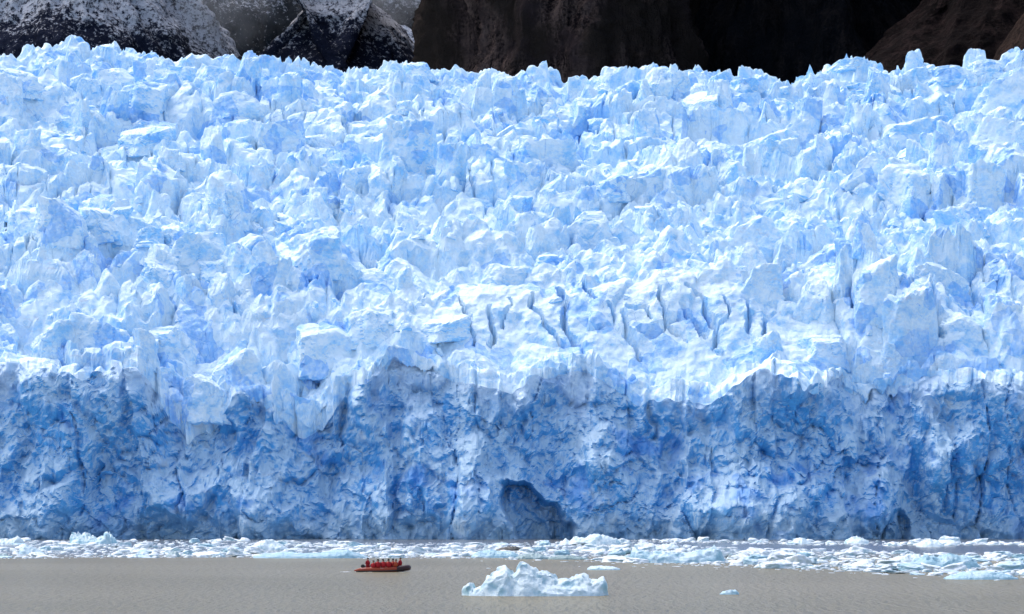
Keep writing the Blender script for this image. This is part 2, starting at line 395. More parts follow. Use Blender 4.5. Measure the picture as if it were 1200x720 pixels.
s_rows = np.linspace(0.0, DEPTH, NRS)
s2, c2 = np.meshgrid(s_rows, cc, indexing='ij')
Xs = c2 * 0.23 * (D0 + s2)
Zr, SLAB, RUB = surf_z(Xs, s2)
edge = 0.6 + 0.4 * sstep(0, 26, s2)
nrim = 12
ker = np.ones(5) / 5.0
for i in range(nrim):
    t_ = 1 - i / nrim
    Zr[i] = Zr[i] * (1 - t_) + np.convolve(np.pad(Zr[i], 2, mode='edge'), ker, 'valid') * t_
edge = edge * (1 - 0.25 * sstep(210, 240, s2))
Zs = base_z(Xs, s2) + Zr * edge
SURF_Z = Zs.copy()
print('surface', time.time() - T0)

# front line (plan) and the wall below it
xf = Xs[0]
front = D0 + 6.0 * fbm2(xf / 40.0, xf * 0 + 2.0, 61, 3) + 1.5 * vnoise2(xf / 9.0, xf * 0, 62)
gull = np.interp(600 + xf / D0 * FPX, rx, ry)
front = front + (gull - 450) * 0.10
v = np.linspace(0, 1, NRC)[:, None]
rimz = Zs[0][None, :]
Zc = -2.5 + (rimz + 2.5) * v
Xc = np.repeat(xf[None, :], NRC, 0)
PXc = 600 + Xc / D0 * FPX
def cliff_disp(x, z):
    """how far the wall stands forward (towards the water)"""
    wx = x + 4.0 * fbm2(x / 12.0, z / 12.0, 63, 3); wz = z + 4.0 * fbm2(x / 12.0 + 40, z / 12.0, 64, 3)
    d = 8.0 * fbm2(wx / 32.0, wz / 40.0, 65, 3)
    b, dx, dz, R = cells2(wx / 15.0, wz / 17.0, 66)
    d = d + (0.5 - np.sqrt(dx * dx + dz * dz)) * 8.0 * R[0] + ((R[1] - 0.5) * 6.0 - dz * 3.0 * R[2]) * sstep(0, 0.2, b)
    wx2 = x + 1.6 * fbm2(x / 4.0, z / 4.0, 67, 3); wz2 = z + 1.6 * fbm2(x / 4.0 + 9, z / 4.0, 68, 3)
    lump = sstep(-0.35, 0.45, vnoise2(x / 22.0 + 3, z / 14.0, 73))          # where the wall is lumpy rather than planed off
    b, dx, dz, R = cells2(wx2 / 5.2, wz2 / 5.6, 69)
    d = d + lump * ((0.5 - np.sqrt(dx * dx + dz * dz)) * 4.5 * R[0] + ((R[1] - 0.5) * 2.4 - dz * 2.0 * R[2]) * sstep(0, 0.2, b))
    b, dx, dz, R = cells2(wx2 / 2.1, wz2 / 2.2, 70)
    d = d + (0.35 + 0.65 * lump) * ((0.5 - np.sqrt(dx * dx + dz * dz)) * 1.4 * R[0] - dz * 0.7 * R[2])
    r = 1 - np.abs(fbm2(wx2 / 3.6, wz2 / 14.0, 71, 3))
    d = d + 2.6 * r * (1 - 0.55 * lump)
    b, dx, dz, R = cells2((x + 2.5 * fbm2(x / 7.0, z / 16.0, 75, 3)) / 7.5, (z + 3 * fbm2(x / 9.0, z / 9.0, 76, 2)) / 27.0, 77)      # columns split by upright fractures
    d = d + ((R[0] - 0.5) * 4.5 + dx * (R[1] - 0.5) * 6.0) * np.clip(b / 0.10, 0, 1) - 0.9 * (1 - np.clip(b / 0.07, 0, 1)) * (R[2] > 0.3)
    d = d + 0.5 * fbm2(x / 1.5, z / 1.5, 74, 2)
    # apron of refrozen ice bulging out low down
    d = d + 5.0 * sstep(0.1, 0.6, vnoise2(x / 30.0 + 4, z * 0 + 1, 72) + 0.3) * np.exp(-((z - 7) / 9.0) ** 2)
    return d
dC = cliff_disp(Xc, Zc)
def cave(pc, w, zt, dep, tilt=0.0):
    x0 = px2x(pc, D0)
    hw = px2x(600 + w, D0)
    rr = np.sqrt((np.abs(Xc - x0 - tilt * Zc) / hw) ** 2.4 + (np.clip(Zc, 0, None) / zt) ** 2.0) + 0.17 * fbm2(Xc / 4, Zc / 4, 88, 3)
    return -dep * sstep(1.02, 0.8, rr)
for a in ((645, 38, 16.0, 12.0, -0.75), (1050, 20, 7.0, 5.0, 0.2)):
    dC = dC + cave(*a)
topf = sstep(0.0, 0.10, v) * 0 + 1.0
Yc = front[None, :] - dC * topf + 0.22 * np.clip(Zc, 0, None)
Zc2 = Zc + (0.8 * fbm2(Xc / 3.0 + 8, Zc / 3.0, 90, 3) * np.sin(np.pi * np.clip(v, 0, 1)))
# carry the wall's own offset back over the surface so that both meet along the rim
off = (Yc[-1] - D0)[None, :]
Ys = D0 + s2 + off * np.exp(-s2 / 9.0)
jx = 0.45 * fbm3(Xs / 2.6, Ys / 2.6, Zs / 2.6, 91, 2); jy = 0.6 * fbm3(Xs / 2.6 + 9, Ys / 2.6, Zs / 2.6 + 4, 92, 2)
fade = sstep(0, 4, s2)
Xs2 = Xs + jx * fade; Ys2 = Ys + jy * fade
print('cliff', time.time() - T0)

Vs = np.stack([Xs2, Ys2, Zs], -1).reshape(-1, 3)
# the ice field runs on behind the crest to the foot of the mountains
ex_s = np.linspace(0, 1, NEXT)[1:]
lastx, lasty, lastz = Xs2[-1], Ys2[-1], Zs[-1]
EX = [np.stack([lastx * (1 + 0.9 * t), lasty + 1400 * t, np.minimum(lastz, 175) * (1 - t) + (170 + 40 * t) * t + 3 * vnoise2(lastx / 20, lastx * 0 + 30 * t, 95)], -1) for t in ex_s]
Vs = np.concatenate([Vs] + EX, 0)
me = mesh_np('glacier', Vs, grid_faces(NRS + NEXT - 1, NC), False)
glacier = tag(link('glacier', me, M_ICE), 'pale blue glacier icefall of jumbled seracs rising behind the ice cliff', kind='structure')
me = mesh_np('ice_cliff', np.stack([Xc, Yc, Zc2], -1).reshape(-1, 3), grid_faces(NRC, NC), False)
cliff = link('ice_cliff', me, M_CLIFF, glacier)
cliff['label'] = 'shaded deep blue calving wall of the glacier above the water'

# ------------------------------------------------------------------ chiselled ice blocks
def ico(sub):
    bm = bmesh.new(); bmesh.ops.create_icosphere(bm, subdivisions=sub, radius=1.0)
    V = np.array([v.co[:] for v in bm.verts]); F = np.array([[v.index for v in f.verts] for f in bm.faces]); bm.free()
    return V, F
ICO = {k: ico(k) for k in (1, 2, 3, 4, 5)}

def chisel(kind, seed, sub, p=16.0, rough=0.10):
    r = np.random.default_rng(seed); V, F = ICO[sub]
    ex = {'block': (1, .85, .95), 'blade': (1, .42, 1.15), 'pinnacle': (.85, .75, 1.25), 'slab': (1.1, .9, .55), 'wedge': (1, .7, 1.1), 'chunk': (1, .9, .6)}[kind]
    P = []
    nside = {'blade': 2, 'pinnacle': 5}.get(kind, 6)
    for i in range(nside + 2):
        a = 6.283 * i / (nside + 2) + r.uniform(-.3, .3); t = r.uniform(-.05, .28 if kind != 'pinnacle' else .40)
        nrm = np.array([math.cos(a), math.sin(a), t]); P.append((nrm / np.linalg.norm(nrm), r.uniform(.72, 1.0)))
    ntop = {'slab': 1, 'block': 3, 'blade': 3, 'pinnacle': 5, 'wedge': 2, 'chunk': 4}[kind]
    for i in range(ntop):
        a = r.uniform(0, 6.283); t = r.uniform(.35, 1.3) if kind in ('pinnacle', 'blade', 'wedge') else r.uniform(.8, 3.0)
        nrm = np.array([math.cos(a), math.sin(a), t]); P.append((nrm / np.linalg.norm(nrm), r.uniform(.62, .92)))
    nrm = np.array([r.uniform(-.25, .25), r.uniform(-.3, .1), 1.0]); P.append((nrm / np.linalg.norm(nrm), r.uniform(.85, 1.0)))
    P.append((np.array([0, 0, -1.0]), 1.0))
    q = np.zeros(len(V))
    for nrm, d in P: q += np.clip(V @ nrm / d, 0, None) ** p
    W = V * (q ** (-1 / p))[:, None]
    for _ in range(4 if sub >= 3 else 1):
        a = r.uniform(0, 6.283); cb = np.array([math.cos(a), math.sin(a), r.uniform(-.1, .9)]); cb *= r.uniform(1.15, 1.45); Rb = r.uniform(.45, .8)
        L = np.linalg.norm(W - cb, axis=1); inside = L < Rb
        W[inside] *= (1 - np.minimum((Rb - L[inside]) * 0.75, 0.5))[:, None]
    sd_ = float(r.uniform(0, 900))
    d = rough * fbm3(W[:, 0] * 2.1 + sd_, W[:, 1] * 2.1, W[:, 2] * 2.1, seed % 97, 4, 0.55)
    g = -0.09 * rough * 10 * np.clip(1 - np.abs(fbm3(W[:, 0] * 2.2 + sd_, W[:, 1] * 2.2 + 7, W[:, 2] * 0.7, seed % 89, 2)) * 7, 0, 1) if sub >= 5 else 0
    W = W * (1 + d + g)[:, None] * np.array(ex)
    return W, F

KINDS = ['block', 'blade', 'pinnacle', 'slab', 'wedge', 'block', 'wedge', 'blade']
VAR = {}
for k in range(32):
    kind = KINDS[k % 8]
    VV, FF = chisel(kind, 500 + k, 5, 48.0, 0.10)
    VAR.setdefault(kind, []).append(mesh_np('serac', VV, FF, False))
    VAR[kind][-1].materials.append(M_ICE)

def surf_at(x, s):
    i = int(np.clip(round(s / DEPTH * (NRS - 1)), 0, NRS - 1)); j = int(np.clip(round((x / (0.23 * (D0 + s)) + 1) / 2 * (NC - 1)), 0, NC - 1))
    return SURF_Z[max(0, i - 3):i + 4, max(0, j - 3):j + 4].mean(), SLAB[i, j], RUB[i, j]

# notable seracs of the photograph: column, row of the foot, width and height in photo pixels, kind, turn (deg), lean (deg)
NOTABLE = [(97, 92, 30, 40, 'pinnacle', 20, 0), (20, 100, 50, 50, 'block', 0, 5), (130, 95, 50, 45, 'wedge', 40, 8), (205, 95, 50, 40, 'wedge', -20, -10), (260, 92, 40, 34, 'block', 10, 0), (330, 96, 60, 34, 'block', 30, 0), (366, 98, 20, 30, 'pinnacle', 0, 0),
           (456, 100, 44, 34, 'wedge', 0, 5), (765, 104, 60, 34, 'wedge', 15, 0), (990, 104, 44, 32, 'slab', 0, 10), (1003, 98, 28, 28, 'slab', 10, 0), (1070, 104, 34, 40, 'blade', -30, -18), (1110, 106, 54, 42, 'block', 20, 0), (1155, 100, 40, 34, 'block', 0, 0), (1190, 130, 80, 90, 'wedge', -10, -14),
           (220, 190, 70, 60, 'block', 15, 0), (165, 130, 60, 50, 'block', -10, 0), (325, 185, 60, 60, 'wedge', 30, 10), (280, 125, 50, 40, 'wedge', 10, 0), (640, 200, 60, 70, 'blade', 10, -12), (690, 280, 56, 70, 'pinnacle', 15, 0), (765, 212, 54, 60, 'block', 20, 0), (610, 215, 40, 50, 'wedge', 0, 0), (480, 190, 60, 60, 'wedge', 20, -8),
           (1060, 230, 60, 80, 'block', 30, 0), (1020, 215, 40, 60, 'blade', 20, -15), (1150, 235, 60, 80, 'block', 0, 0), (1100, 240, 26, 70, 'blade', 60, 0), (1165, 180, 60, 70, 'wedge', -20, -15), (900, 170, 60, 60, 'slab', 0, 12), (1080, 165, 80, 60, 'block', 10, 0),
           (880, 300, 70, 60, 'wedge', 10, 20), (890, 350, 44, 70, 'blade', 10, 0), (875, 320, 40, 60, 'blade', -20, 20), (955, 360, 46, 100, 'pinnacle', 10, 0), (990, 350, 22, 110, 'blade', 40, 0), (1030, 370, 56, 90, 'block', 15, 0), (1070, 415, 60, 130, 'wedge', 30, 8), (1100, 330, 60, 60, 'block', 5, 0), (1130, 410, 56, 70, 'block', 10, 0), (1185, 410, 60, 110, 'block', -10, 0), (1125, 270, 50, 46, 'wedge', -15, -20), (965, 420, 60, 50, 'block', 0, 0),
           (520, 395, 50, 40, 'slab', 0, 0), (590, 330, 50, 40, 'wedge', 0, 0),
           (380, 420, 70, 70, 'block', 20, 0), (165, 440, 26, 60, 'blade', 20, 0), (235, 500, 44, 56, 'block', -10, 0), (275, 440, 50, 60, 'wedge', 0, 0), (110, 420, 70, 60, 'block', 10, 0), (60, 430, 50, 50, 'wedge', 0, 0), (185, 400, 60, 50, 'block', -14, 0), (240, 310, 70, 56, 'wedge', 30, 0), (310, 330, 30, 60, 'blade', -20, 12), (370, 320, 60, 60, 'block', 0, 0), (290, 300, 40, 44, 'wedge', 0, 0), (150, 270, 60, 40, 'block', 0, 0), (210, 400, 40, 60, 'pinnacle', 0, 0), (40, 270, 60, 60, 'block', 10, 0), (70, 290, 50, 50, 'wedge', 0, 0), (440, 330, 60, 40, 'wedge', -20, 0), (430, 385, 60, 50, 'block', 0, 0), (170, 180, 50, 46, 'slab', 0, 0)]
nser = [0]
pick = random.Random(3)
def put_serac(x, s, wid, hgt, kind, turn, lean, sink=0.42):
    z, _, _ = surf_at(x, s)
    me = pick.choice(VAR[kind])
    o = bpy.data.objects.new('serac', me); COL.objects.link(o); o.parent = glacier
    co = 1.0
    ezx = {'pinnacle': .85}.get(kind, 1.0); ezz = {'block': .9, 'blade': 1.0, 'pinnacle': 1.1, 'slab': .52, 'wedge': .95}[kind]
    sx = wid / 2 / ezx; sz = hgt / (ezz * (2 - 2 * sink)) if kind != 'slab' else hgt / (ezz * 1.4)
    sy = (sx + sz) / 2 * pick.uniform(.8, 1.15)
    if s < sy + 5: s = sy + 5; z, _, _ = surf_at(x, s)
    if s > CREST - 32: hgt *= 0.7; sink = 0.62
    o.scale = (sx, sy, sz)
    o.rotation_euler = (math.radians(pick.uniform(-9, 9)), math.radians(lean + pick.uniform(-4, 4)), math.radians(turn) + pick.choice((0, math.pi)))
    o.location = (x, D0 + s + sy * 0.3, z + hgt * 0.5 - hgt * 0.5 * sink * 0.9)
    nser[0] += 1
for px, py, wp, hp, kind, turn, lean in NOTABLE:
    s = ray_s(px, py); D = D0 + s
    put_serac(px2x(px, D), s, 1.25 * wp * D / FPX, (0.6 if py > 110 else 0.42) * (0.62 if kind in ('pinnacle', 'blade') else 0.85) * hp * D / FPX, kind, turn, lean, 0.5)
tries = 0
while nser[0] < 300 and tries < 3000:
    tries += 1
    s = 16 + (CREST - 22) * pick.random() ** 0.85; D = D0 + s; x = px2x(pick.uniform(-40, 1240), D)
    _, sl, ru = surf_at(x, s)
    if ru > 0.45 and pick.random() < 0.8: continue
    if 13 < s < 75 and 535 < 600 + x / D * FPX < 870: continue
    if sl > 0.7 and pick.random() < 0.7: continue
    wid = pick.uniform(5.0, 11.0)
    kind = pick.choice(['block', 'slab', 'wedge', 'wedge', 'wedge', 'slab', 'block'])
    put_serac(x, s, wid, wid * pick.uniform(.4, .8), kind, pick.uniform(-40, 40), pick.gauss(0, 10), 0.55)

# smaller blocks and rubble, too many to count
NB = 1900
SMALL = [chisel(random.Random(k).choice(['block', 'wedge', 'chunk', 'blade', 'slab']), 900 + k, 3, 40.0, 0.11) for k in range(24)]
VL, FL, nv = [], [], 0
for i in range(NB):
    s = 3 + (CREST - 6) * pick.random() ** 0.8; D = D0 + s; x = px2x(pick.uniform(-160, 1360), D)
    zz, sl, ru = surf_at(x, s)
    if sl > 0.6 and pick.random() < 0.75: continue
    if s < 12 or (s < 80 and 535 < 600 + x / D * FPX < 870 and pick.random() < .7): continue
    size = min(3.4, 0.8 + pick.expovariate(1.5)) 
    VV, FF = SMALL[pick.randrange(8) if size > 2.2 else 8 + pick.randrange(16)]
    a = pick.uniform(0, 6.283); R = (Matrix.Rotation(a, 3, 'Z') @ Matrix.Rotation(pick.gauss(0, .25), 3, 'X') @ Matrix.Rotation(pick.gauss(0, .25), 3, 'Y'))
    W = (VV * np.array([size * pick.uniform(.7, 1.2), size * pick.uniform(.7, 1.2), size * pick.uniform(.6, 1.3)])) @ np.array(R).T
    W = W + np.array([x, D0 + s, zz - size * 0.05])
    VL.append(W); FL.append(FF + nv); nv += len(W)
o = link('serac_rubble', mesh_np('serac_rubble', np.concatenate(VL), np.concatenate(FL), False), M_ICE, glacier); o['kind'] = 'stuff'
print('seracs', nser[0], time.time() - T0)

# ------------------------------------------------------------------ mountains behind the glacier
def mountain(name, label, pts, z0, zf0, zf1, z1, k, mat, amp, nu=420, seed=1, step=None, kz=None):
    P = np.array(pts, float)
    seg = np.r_[0, np.cumsum(np.hypot(*np.diff(P, axis=0).T))]
    u = np.linspace(0, seg[-1], nu)
    x = np.interp(u, seg, P[:, 0]); y = np.interp(u, seg, P[:, 1])
    for _ in range(int(nu * 0.03)):
        x[1:-1] = (x[:-2] + x[1:-1] * 2 + x[2:]) / 4; y[1:-1] = (y[:-2] + y[1:-1] * 2 + y[2:]) / 4
    tx = np.gradient(x); ty = np.gradient(y); L = np.hypot(tx, ty); nx, ny = ty / L, -tx / L      # outward = towards the viewer for left-to-right plans
    zz = np.r_[np.linspace(z0, zf0, 8)[:-1], np.linspace(zf0, zf1, 70)[:-1], np.linspace(zf1, z1, 26)]
    U, Z = np.meshgrid(u, zz); X = np.interp(U, u, x); Y = np.interp(U, u, y); NX = np.interp(U, u, nx); NY = np.interp(U, u, ny)
    set_ = k * (Z - (zf0 + zf1) / 2)
    d = amp * (fbm2(U / 90.0, Z / 160.0, seed, 3) + 0.45 * (1 - 2 * np.abs(fbm2(U / 34.0, Z / 90.0, seed + 9, 3))) + 0.16 * fbm2(U / 9.0, Z / 22.0, seed + 20, 3) + 0.10 * fbm2(U / 4.0, Z / 4.0, seed + 30, 2))
    X = X + NX * (d - set_); Y = Y + NY * (d - set_)
    Vm = np.stack([X, Y, Z + amp * 0.06 * fbm2(U / 6.0, Z / 6.0, seed + 44, 2)], -1).reshape(-1, 3)
    return tag(link(name, mesh_np(name, Vm, grid_faces(len(zz), nu)), mat), label, kind='structure')

def mpt(px, D): return (px2x(px, D), D)
M_SNOWA = mat_rock('snowy_forest', (0.008, 0.011, 0.024), (0.018, 0.022, 0.04), (0.010, 0.013, 0.026), snow=(420, 458, 0.36))
M_SNOWB = mat_rock('snowy_ridge', (0.008, 0.011, 0.024), (0.018, 0.022, 0.04), (0.010, 0.013, 0.026), snow=(446, 484, 0.36))
M_FORE = mat_rock('dark_forest', (0.010, 0.014, 0.018), (0.022, 0.026, 0.028), (0.013, 0.018, 0.022), snow=(590, 640, 0.4))
M_ROCK = mat_rock('brown_rock', (0.004, 0.003, 0.004), (0.085, 0.060, 0.052), (0.022, 0.016, 0.017), moss=(0.018, 0.014, 0.012))
M_SPUR = mat_rock('spur_rock', (0.003, 0.0022, 0.0022), (0.022, 0.014, 0.013), (0.007, 0.005, 0.005))
M_DARK = mat_rock('dark_slope', (0.003, 0.004, 0.006), (0.018, 0.015, 0.015), (0.005, 0.006, 0.008))
M_RUST = mat_rock('rust_rock', (0.01, 0.007, 0.006), (0.05, 0.03, 0.023), (0.02, 0.013, 0.010))
mountain('forest_hill', 'dark forested hillside in mist between the snowy slopes', [mpt(-400, 3500), mpt(150, 3300), mpt(420, 3300), mpt(640, 3500), mpt(700, 4200)], 200, 430, 680, 1300, 0.7, M_FORE, 22, seed=210)
mountain('snowy_mountain', 'mountainside dusted with snow above dark scrub, fading into mist', [mpt(-1500, 3000), mpt(-500, 2500), mpt(120, 2500), mpt(262, 2650), mpt(300, 3300)], 200, 370, 520, 1000, 0.75, M_SNOWA, 18, 560, seed=220)
mountain('snowy_ridge', 'lower snow-capped ridge between the misty gap and the rock wall', [mpt(262, 3200), mpt(296, 2700), mpt(400, 2640), mpt(500, 2760), mpt(600, 3300)], 250, 370, 480, 560, 0.9, M_SNOWB, 14, seed=230)
mountain('rock_wall', 'sheer dark brown rock wall with vertical streaks behind the glacier', [mpt(490, 3000), mpt(512, 2150), mpt(590, 2060), mpt(700, 2040), mpt(790, 2100), mpt(850, 2300)], 150, 300, 420, 900, 0.22, M_ROCK, 16, 520, seed=240)
mountain('shadowed_slope', 'almost black wooded slope beyond the rock wall', [mpt(760, 2400), mpt(840, 2160), mpt(1000, 2120), mpt(1120, 2260), mpt(1300, 2600), mpt(1600, 2700)], 150, 300, 440, 900, 0.4, M_DARK, 14, 420, seed=250)
mountain('rocky_spur', 'dark brown rocky spur sloping down to the glacier', [mpt(1085, 2300), mpt(1040, 1960), mpt(1085, 1830), mpt(1240, 1800), mpt(1600, 1900)], 240, 280, 400, 800, 1.15, M_SPUR, 15, 420, seed=260)
mountain('rust_outcrop', 'rust brown rock outcrop at the edge of the ice', [mpt(1225, 1700), mpt(1200, 1610), mpt(1225, 1560), mpt(1320, 1540), mpt(1600, 1600)], 225, 240, 330, 480, 0.7, M_RUST, 5, 300, seed=270)
print('mountains', time.time() - T0)

# ------------------------------------------------------------------ floating ice
def tb(prof, k):
    a = np.array(prof, float); return a[:, 0], a[:, 1]

def berg(name, label, prof, ybase, depth, mat, cat='iceberg', group=None, seed=1, nu=90, nvv=34, lump=0.3):
    """a floating piece whose upper outline is given in photo pixels; its distance comes from where it meets the water"""
    D = water_d(ybase) + depth / 2; a = np.array(prof, float)
    px = np.linspace(a[0, 0], a[-1, 0], nu); top = np.interp(px, a[:, 0], a[:, 1])
    xw = px2x(px, D); hh = np.clip((ybase - top) / FPX * D, 0.04, None)
    u = np.linspace(0, 1, nu); xc = (xw[0] + xw[-1]) / 2
    t = np.linspace(-1, 1, nvv)
    U, Tt = np.meshgrid(u, t, indexing='ij')
    foot = np.clip(1 - np.abs(2 * U - 1) ** 2.6, 0.02, 1) ** 0.5
    X = np.repeat((xw - xc)[:, None], nvv, 1); Y = Tt * depth / 2 * foot
    ro = 0.35 * vnoise2(U * 7 + seed, U * 0, seed)
    tt = np.clip(np.abs(Tt - ro * (1 - np.abs(Tt))), 0, 1)
    sh = np.clip(1 - tt ** 2.4, 0, 1) ** 0.8
    H = np.repeat(hh[:, None], nvv, 1)
    sc = max(0.35, hh.max() * 0.55)
    b, dx, dz, R = cells2(X / sc + seed * 3.1, Y / sc, seed + 5)
    Z = H * sh * (1 + lump * ((R[0] - 0.7) * 0.6 + dx * (R[1] - 0.5) * 1.2 + dz * (R[2] - 0.5) * 1.2) * sstep(0, 0.2, b) - lump * 0.35 * (1 - sstep(0, 0.16, b)))
    b, dx, dz, R = cells2(X / sc * 2.4 + seed, Y / sc * 2.4, seed + 7)
    Z = Z * (1 + lump * 0.5 * (((R[0] - 0.6) * 0.5 + dx * (R[1] - 0.5)) * sstep(0, 0.15, b)))
    Z = Z + 0.10 * sc * fbm2(X / sc * 2.2, Y / sc * 2.2, seed + 9, 3) * np.clip(Z / sc, 0, 1)
    Z[:, 0] = -0.35; Z[:, -1] = -0.35; Z[0, :] = -0.35; Z[-1, :] = -0.35
    X = X + 0.16 * sc * fbm3(X / sc * 1.7, Y / sc * 1.7, Z / sc * 1.7, seed + 12, 3); Y = Y + 0.22 * sc * fbm3(X / sc * 1.7 + 5, Y / sc * 1.7, Z / sc * 1.7, seed + 15, 3)
    V = np.stack([X, Y, Z], -1).reshape(-1, 3); F = grid_faces(nu, nvv)[:, ::-1]
    # underside
    ring = np.r_[np.arange(nu) * nvv, (nu - 1) * nvv + np.arange(1, nvv), (np.arange(nu)[::-1] * nvv + nvv - 1)[1:], np.arange(nvv)[::-1][1:-1]]
    Vb = np.array([[0, 0, -0.8]]); V = np.concatenate([V, Vb]); c = len(V) - 1
    Fb = np.stack([ring, np.roll(ring, -1), np.full(len(ring), c)], -1)
    me = bpy.data.meshes.new(name)
    me.from_pydata(V.tolist(), [], F.tolist() + Fb.tolist()); me.polygons.foreach_set('use_smooth', np.ones(len(me.polygons), bool)); me.update()
    o = link(name, me, mat); o.location = (xc, D, 0)
    return tag(o, label, cat, group)

berg('iceberg', 'jagged pale blue iceberg afloat alone in the open brown water', [(542, 696), (546, 686), (552, 682), (556, 690), (566, 686), (570, 675), (576, 674), (586, 668), (592, 666), (598, 674), (604, 670), (610, 660), (616, 663), (626, 670), (634, 669), (641, 671), (648, 675), (654, 680), (664, 678), (672, 677), (680, 675), (686, 676), (691, 681), (700, 681), (706, 679), (709, 688), (713, 697)], 699, 5.5, M_FLOE, seed=31, nu=150, nvv=60, lump=0.32)
berg('iceberg', 'translucent blue iceberg with a low flat middle and raised corner, in the brash ice', [(738, 655), (741, 644), (746, 643), (760, 648), (775, 646), (790, 648), (805, 649), (818, 645), (830, 641), (836, 639), (842, 643), (845, 651), (849, 658)], 660, 6, M_CLEAR, seed=32)
berg('iceberg', 'white domed iceberg with a small sharp peak beside it, near the ice cave', [(655, 636), (660, 634), (663, 631), (668, 635), (673, 629.5), (679, 630), (686, 631), (693, 627), (701, 625.8), (709, 628), (716, 631), (722, 631), (727, 636)], 638.5, 9, M_FLOE, seed=33)
berg('iceberg', 'white two-humped iceberg standing close under the ice cliff', [(82, 634), (84, 626), (89, 624.5), (94, 628), (103, 626), (110, 629), (114, 633), (118, 629), (123, 627), (127, 622.5), (131, 627), (134, 629), (137, 636)], 638, 9, M_FLOE, seed=34, lump=0.5)
berg('iceberg', 'small white iceberg with a pointed end beside the two-humped iceberg', [(-8, 634), (4, 631.5), (14, 632), (21, 628.5), (25, 632), (28, 637)], 638.5, 7, M_FLOE, seed=35)
berg('iceberg', 'smooth pale blue iceberg at the brash edge with a flat floe before it', [(1062, 664), (1072, 655), (1085, 652), (1100, 653), (1112, 648), (1122, 651), (1135, 652), (1143, 657), (1149, 665)], 667, 5, M_CLEAR, seed=36)
berg('ice_floe', 'low flat pale floe below the smooth pale blue iceberg', [(1106, 678), (1116, 674), (1130, 671), (1150, 669), (1168, 671), (1180, 674), (1193, 678)], 679.5, 4, M_CLEAR, 'ice floe', seed=37, lump=0.2)
berg('ice_floe', 'long low pale blue floe lying along the edge of the brash, behind the boat', [(296, 652), (312, 649), (336, 647), (356, 649), (376, 648), (394, 645), (408, 645), (420, 649), (432, 653)], 654.5, 6, M_CLEAR, 'ice floe', seed=38, lump=0.15)
berg('iceberg', 'white rounded iceberg behind the long low pale blue floe', [(292, 643), (300, 637), (308, 633), (316, 632.5), (324, 636), (332, 640), (338, 643)], 645, 7, M_FLOE, seed=39)
berg('ice_floe', 'small flat white floe drifting in open water beyond the jagged iceberg', [(688, 667), (692, 664), (704, 663.4), (718, 664.4), (727, 667)], 668.3, 2.6, M_FLOE, 'ice floe', seed=40, lump=0.15)
berg('ice_chunk', 'tiny white ice chunk alone in the open water', [(843, 696), (848, 693.5), (856, 691.5), (862, 691.5), (866, 695.5)], 697, 1.0, M_FLOE, 'ice chunk', seed=41, nu=40, nvv=20)
berg('ice_floe', 'pale blue low floe with a dark stained slab on it', [(552, 652), (562, 646), (575, 645), (590, 646), (602, 647), (609, 652)], 654, 5, M_CLEAR, 'ice floe', seed=42, lump=0.2)
N_ = N('dirty_ice'); M_DIRT = N_.bsdf(N_.mix(N_.ramp(N_.noise(N_.pos, 2.0, 4, .6), .4, .65), (0.02, 0.024, 0.022), (0.10, 0.10, 0.09)), 0.5)
berg('ice_floe', 'dark debris-stained ice slab lying among white floes', [(581, 644.5), (588, 642), (598, 640.5), (606, 641), (612, 643.5), (614, 645)], 646, 3, M_DIRT, 'ice floe', seed=43)
berg('ice_floe', 'grey green clear ice hump at the edge of the brash', [(603, 654), (612, 650), (624, 648), (634, 650), (644, 654)], 655.5, 4, M_GREEN, 'ice floe', seed=44, lump=0.15)
berg('ice_floe', 'long low green tinted floe next to the grey green hump', [(642, 654), (656, 651), (672, 652), (690, 654.5)], 656, 4, M_GREEN, 'ice floe', seed=45, lump=0.15)
berg('iceberg', 'rounded pale green boulder of ice in front of the two-humped iceberg', [(22, 648), (25, 642), (30, 639), (36, 640), (42, 643), (52, 648)], 650, 5, M_CLEAR, seed=46, lump=0.2)
berg('ice_floe', 'pale green floe at the edge of the brash below the ice cliff', [(156, 652), (162, 648), (170, 647), (176, 651)], 653, 3, M_CLEAR, 'ice floe', seed=47, nu=50, nvv=24)
berg('ice_floe', 'square grey green clear floe further along the brash edge', [(195, 652), (200, 647), (207, 646), (211, 652)], 653, 3, M_GREEN, 'ice floe', seed=48, nu=50, nvv=24)
berg('ice_floe', 'dark green ice lump at the end of the brash edge', [(-6, 652), (0, 649), (6, 649), (11, 652)], 653, 3, M_GREEN, 'ice floe', seed=49, nu=50, nvv=24)
berg('iceberg', 'white heap of ice in the far strip below the dark cliff recess', [(990, 634), (998, 630), (1004, 628.5), (1010, 631), (1018, 634)], 637.5, 9, M_FLOE, seed=50, lump=0.5, nu=60, nvv=26)
berg('iceberg', 'white domed heap of ice in the far strip beyond the open lead', [(1074, 639), (1081, 634), (1088, 631.5), (1096, 633), (1106, 639)], 641, 8, M_FLOE, seed=51, lump=0.3, nu=60, nvv=26)
berg('iceberg', 'small pointed white lump at the end of the far ice strip', [(926, 636), (932, 633), (938, 630), (943, 633), (950, 636)], 638, 7, M_FLOE, seed=52, lump=0.4, nu=60, nvv=26)
berg('ice_floe', 'broad white floe with uneven top in the brash beyond the open lead', [(1040, 658), (1052, 653), (1064, 650), (1076, 650), (1086, 656)], 661, 5, M_FLOE, 'ice floe', seed=53, nu=60, nvv=26)
berg('iceberg', 'white ragged iceberg heap beside the translucent blue iceberg', [(768, 641), (778, 638), (788, 637), (796, 641)], 645, 6, M_FLOE, seed=54, nu=60, nvv=26, lump=.5)

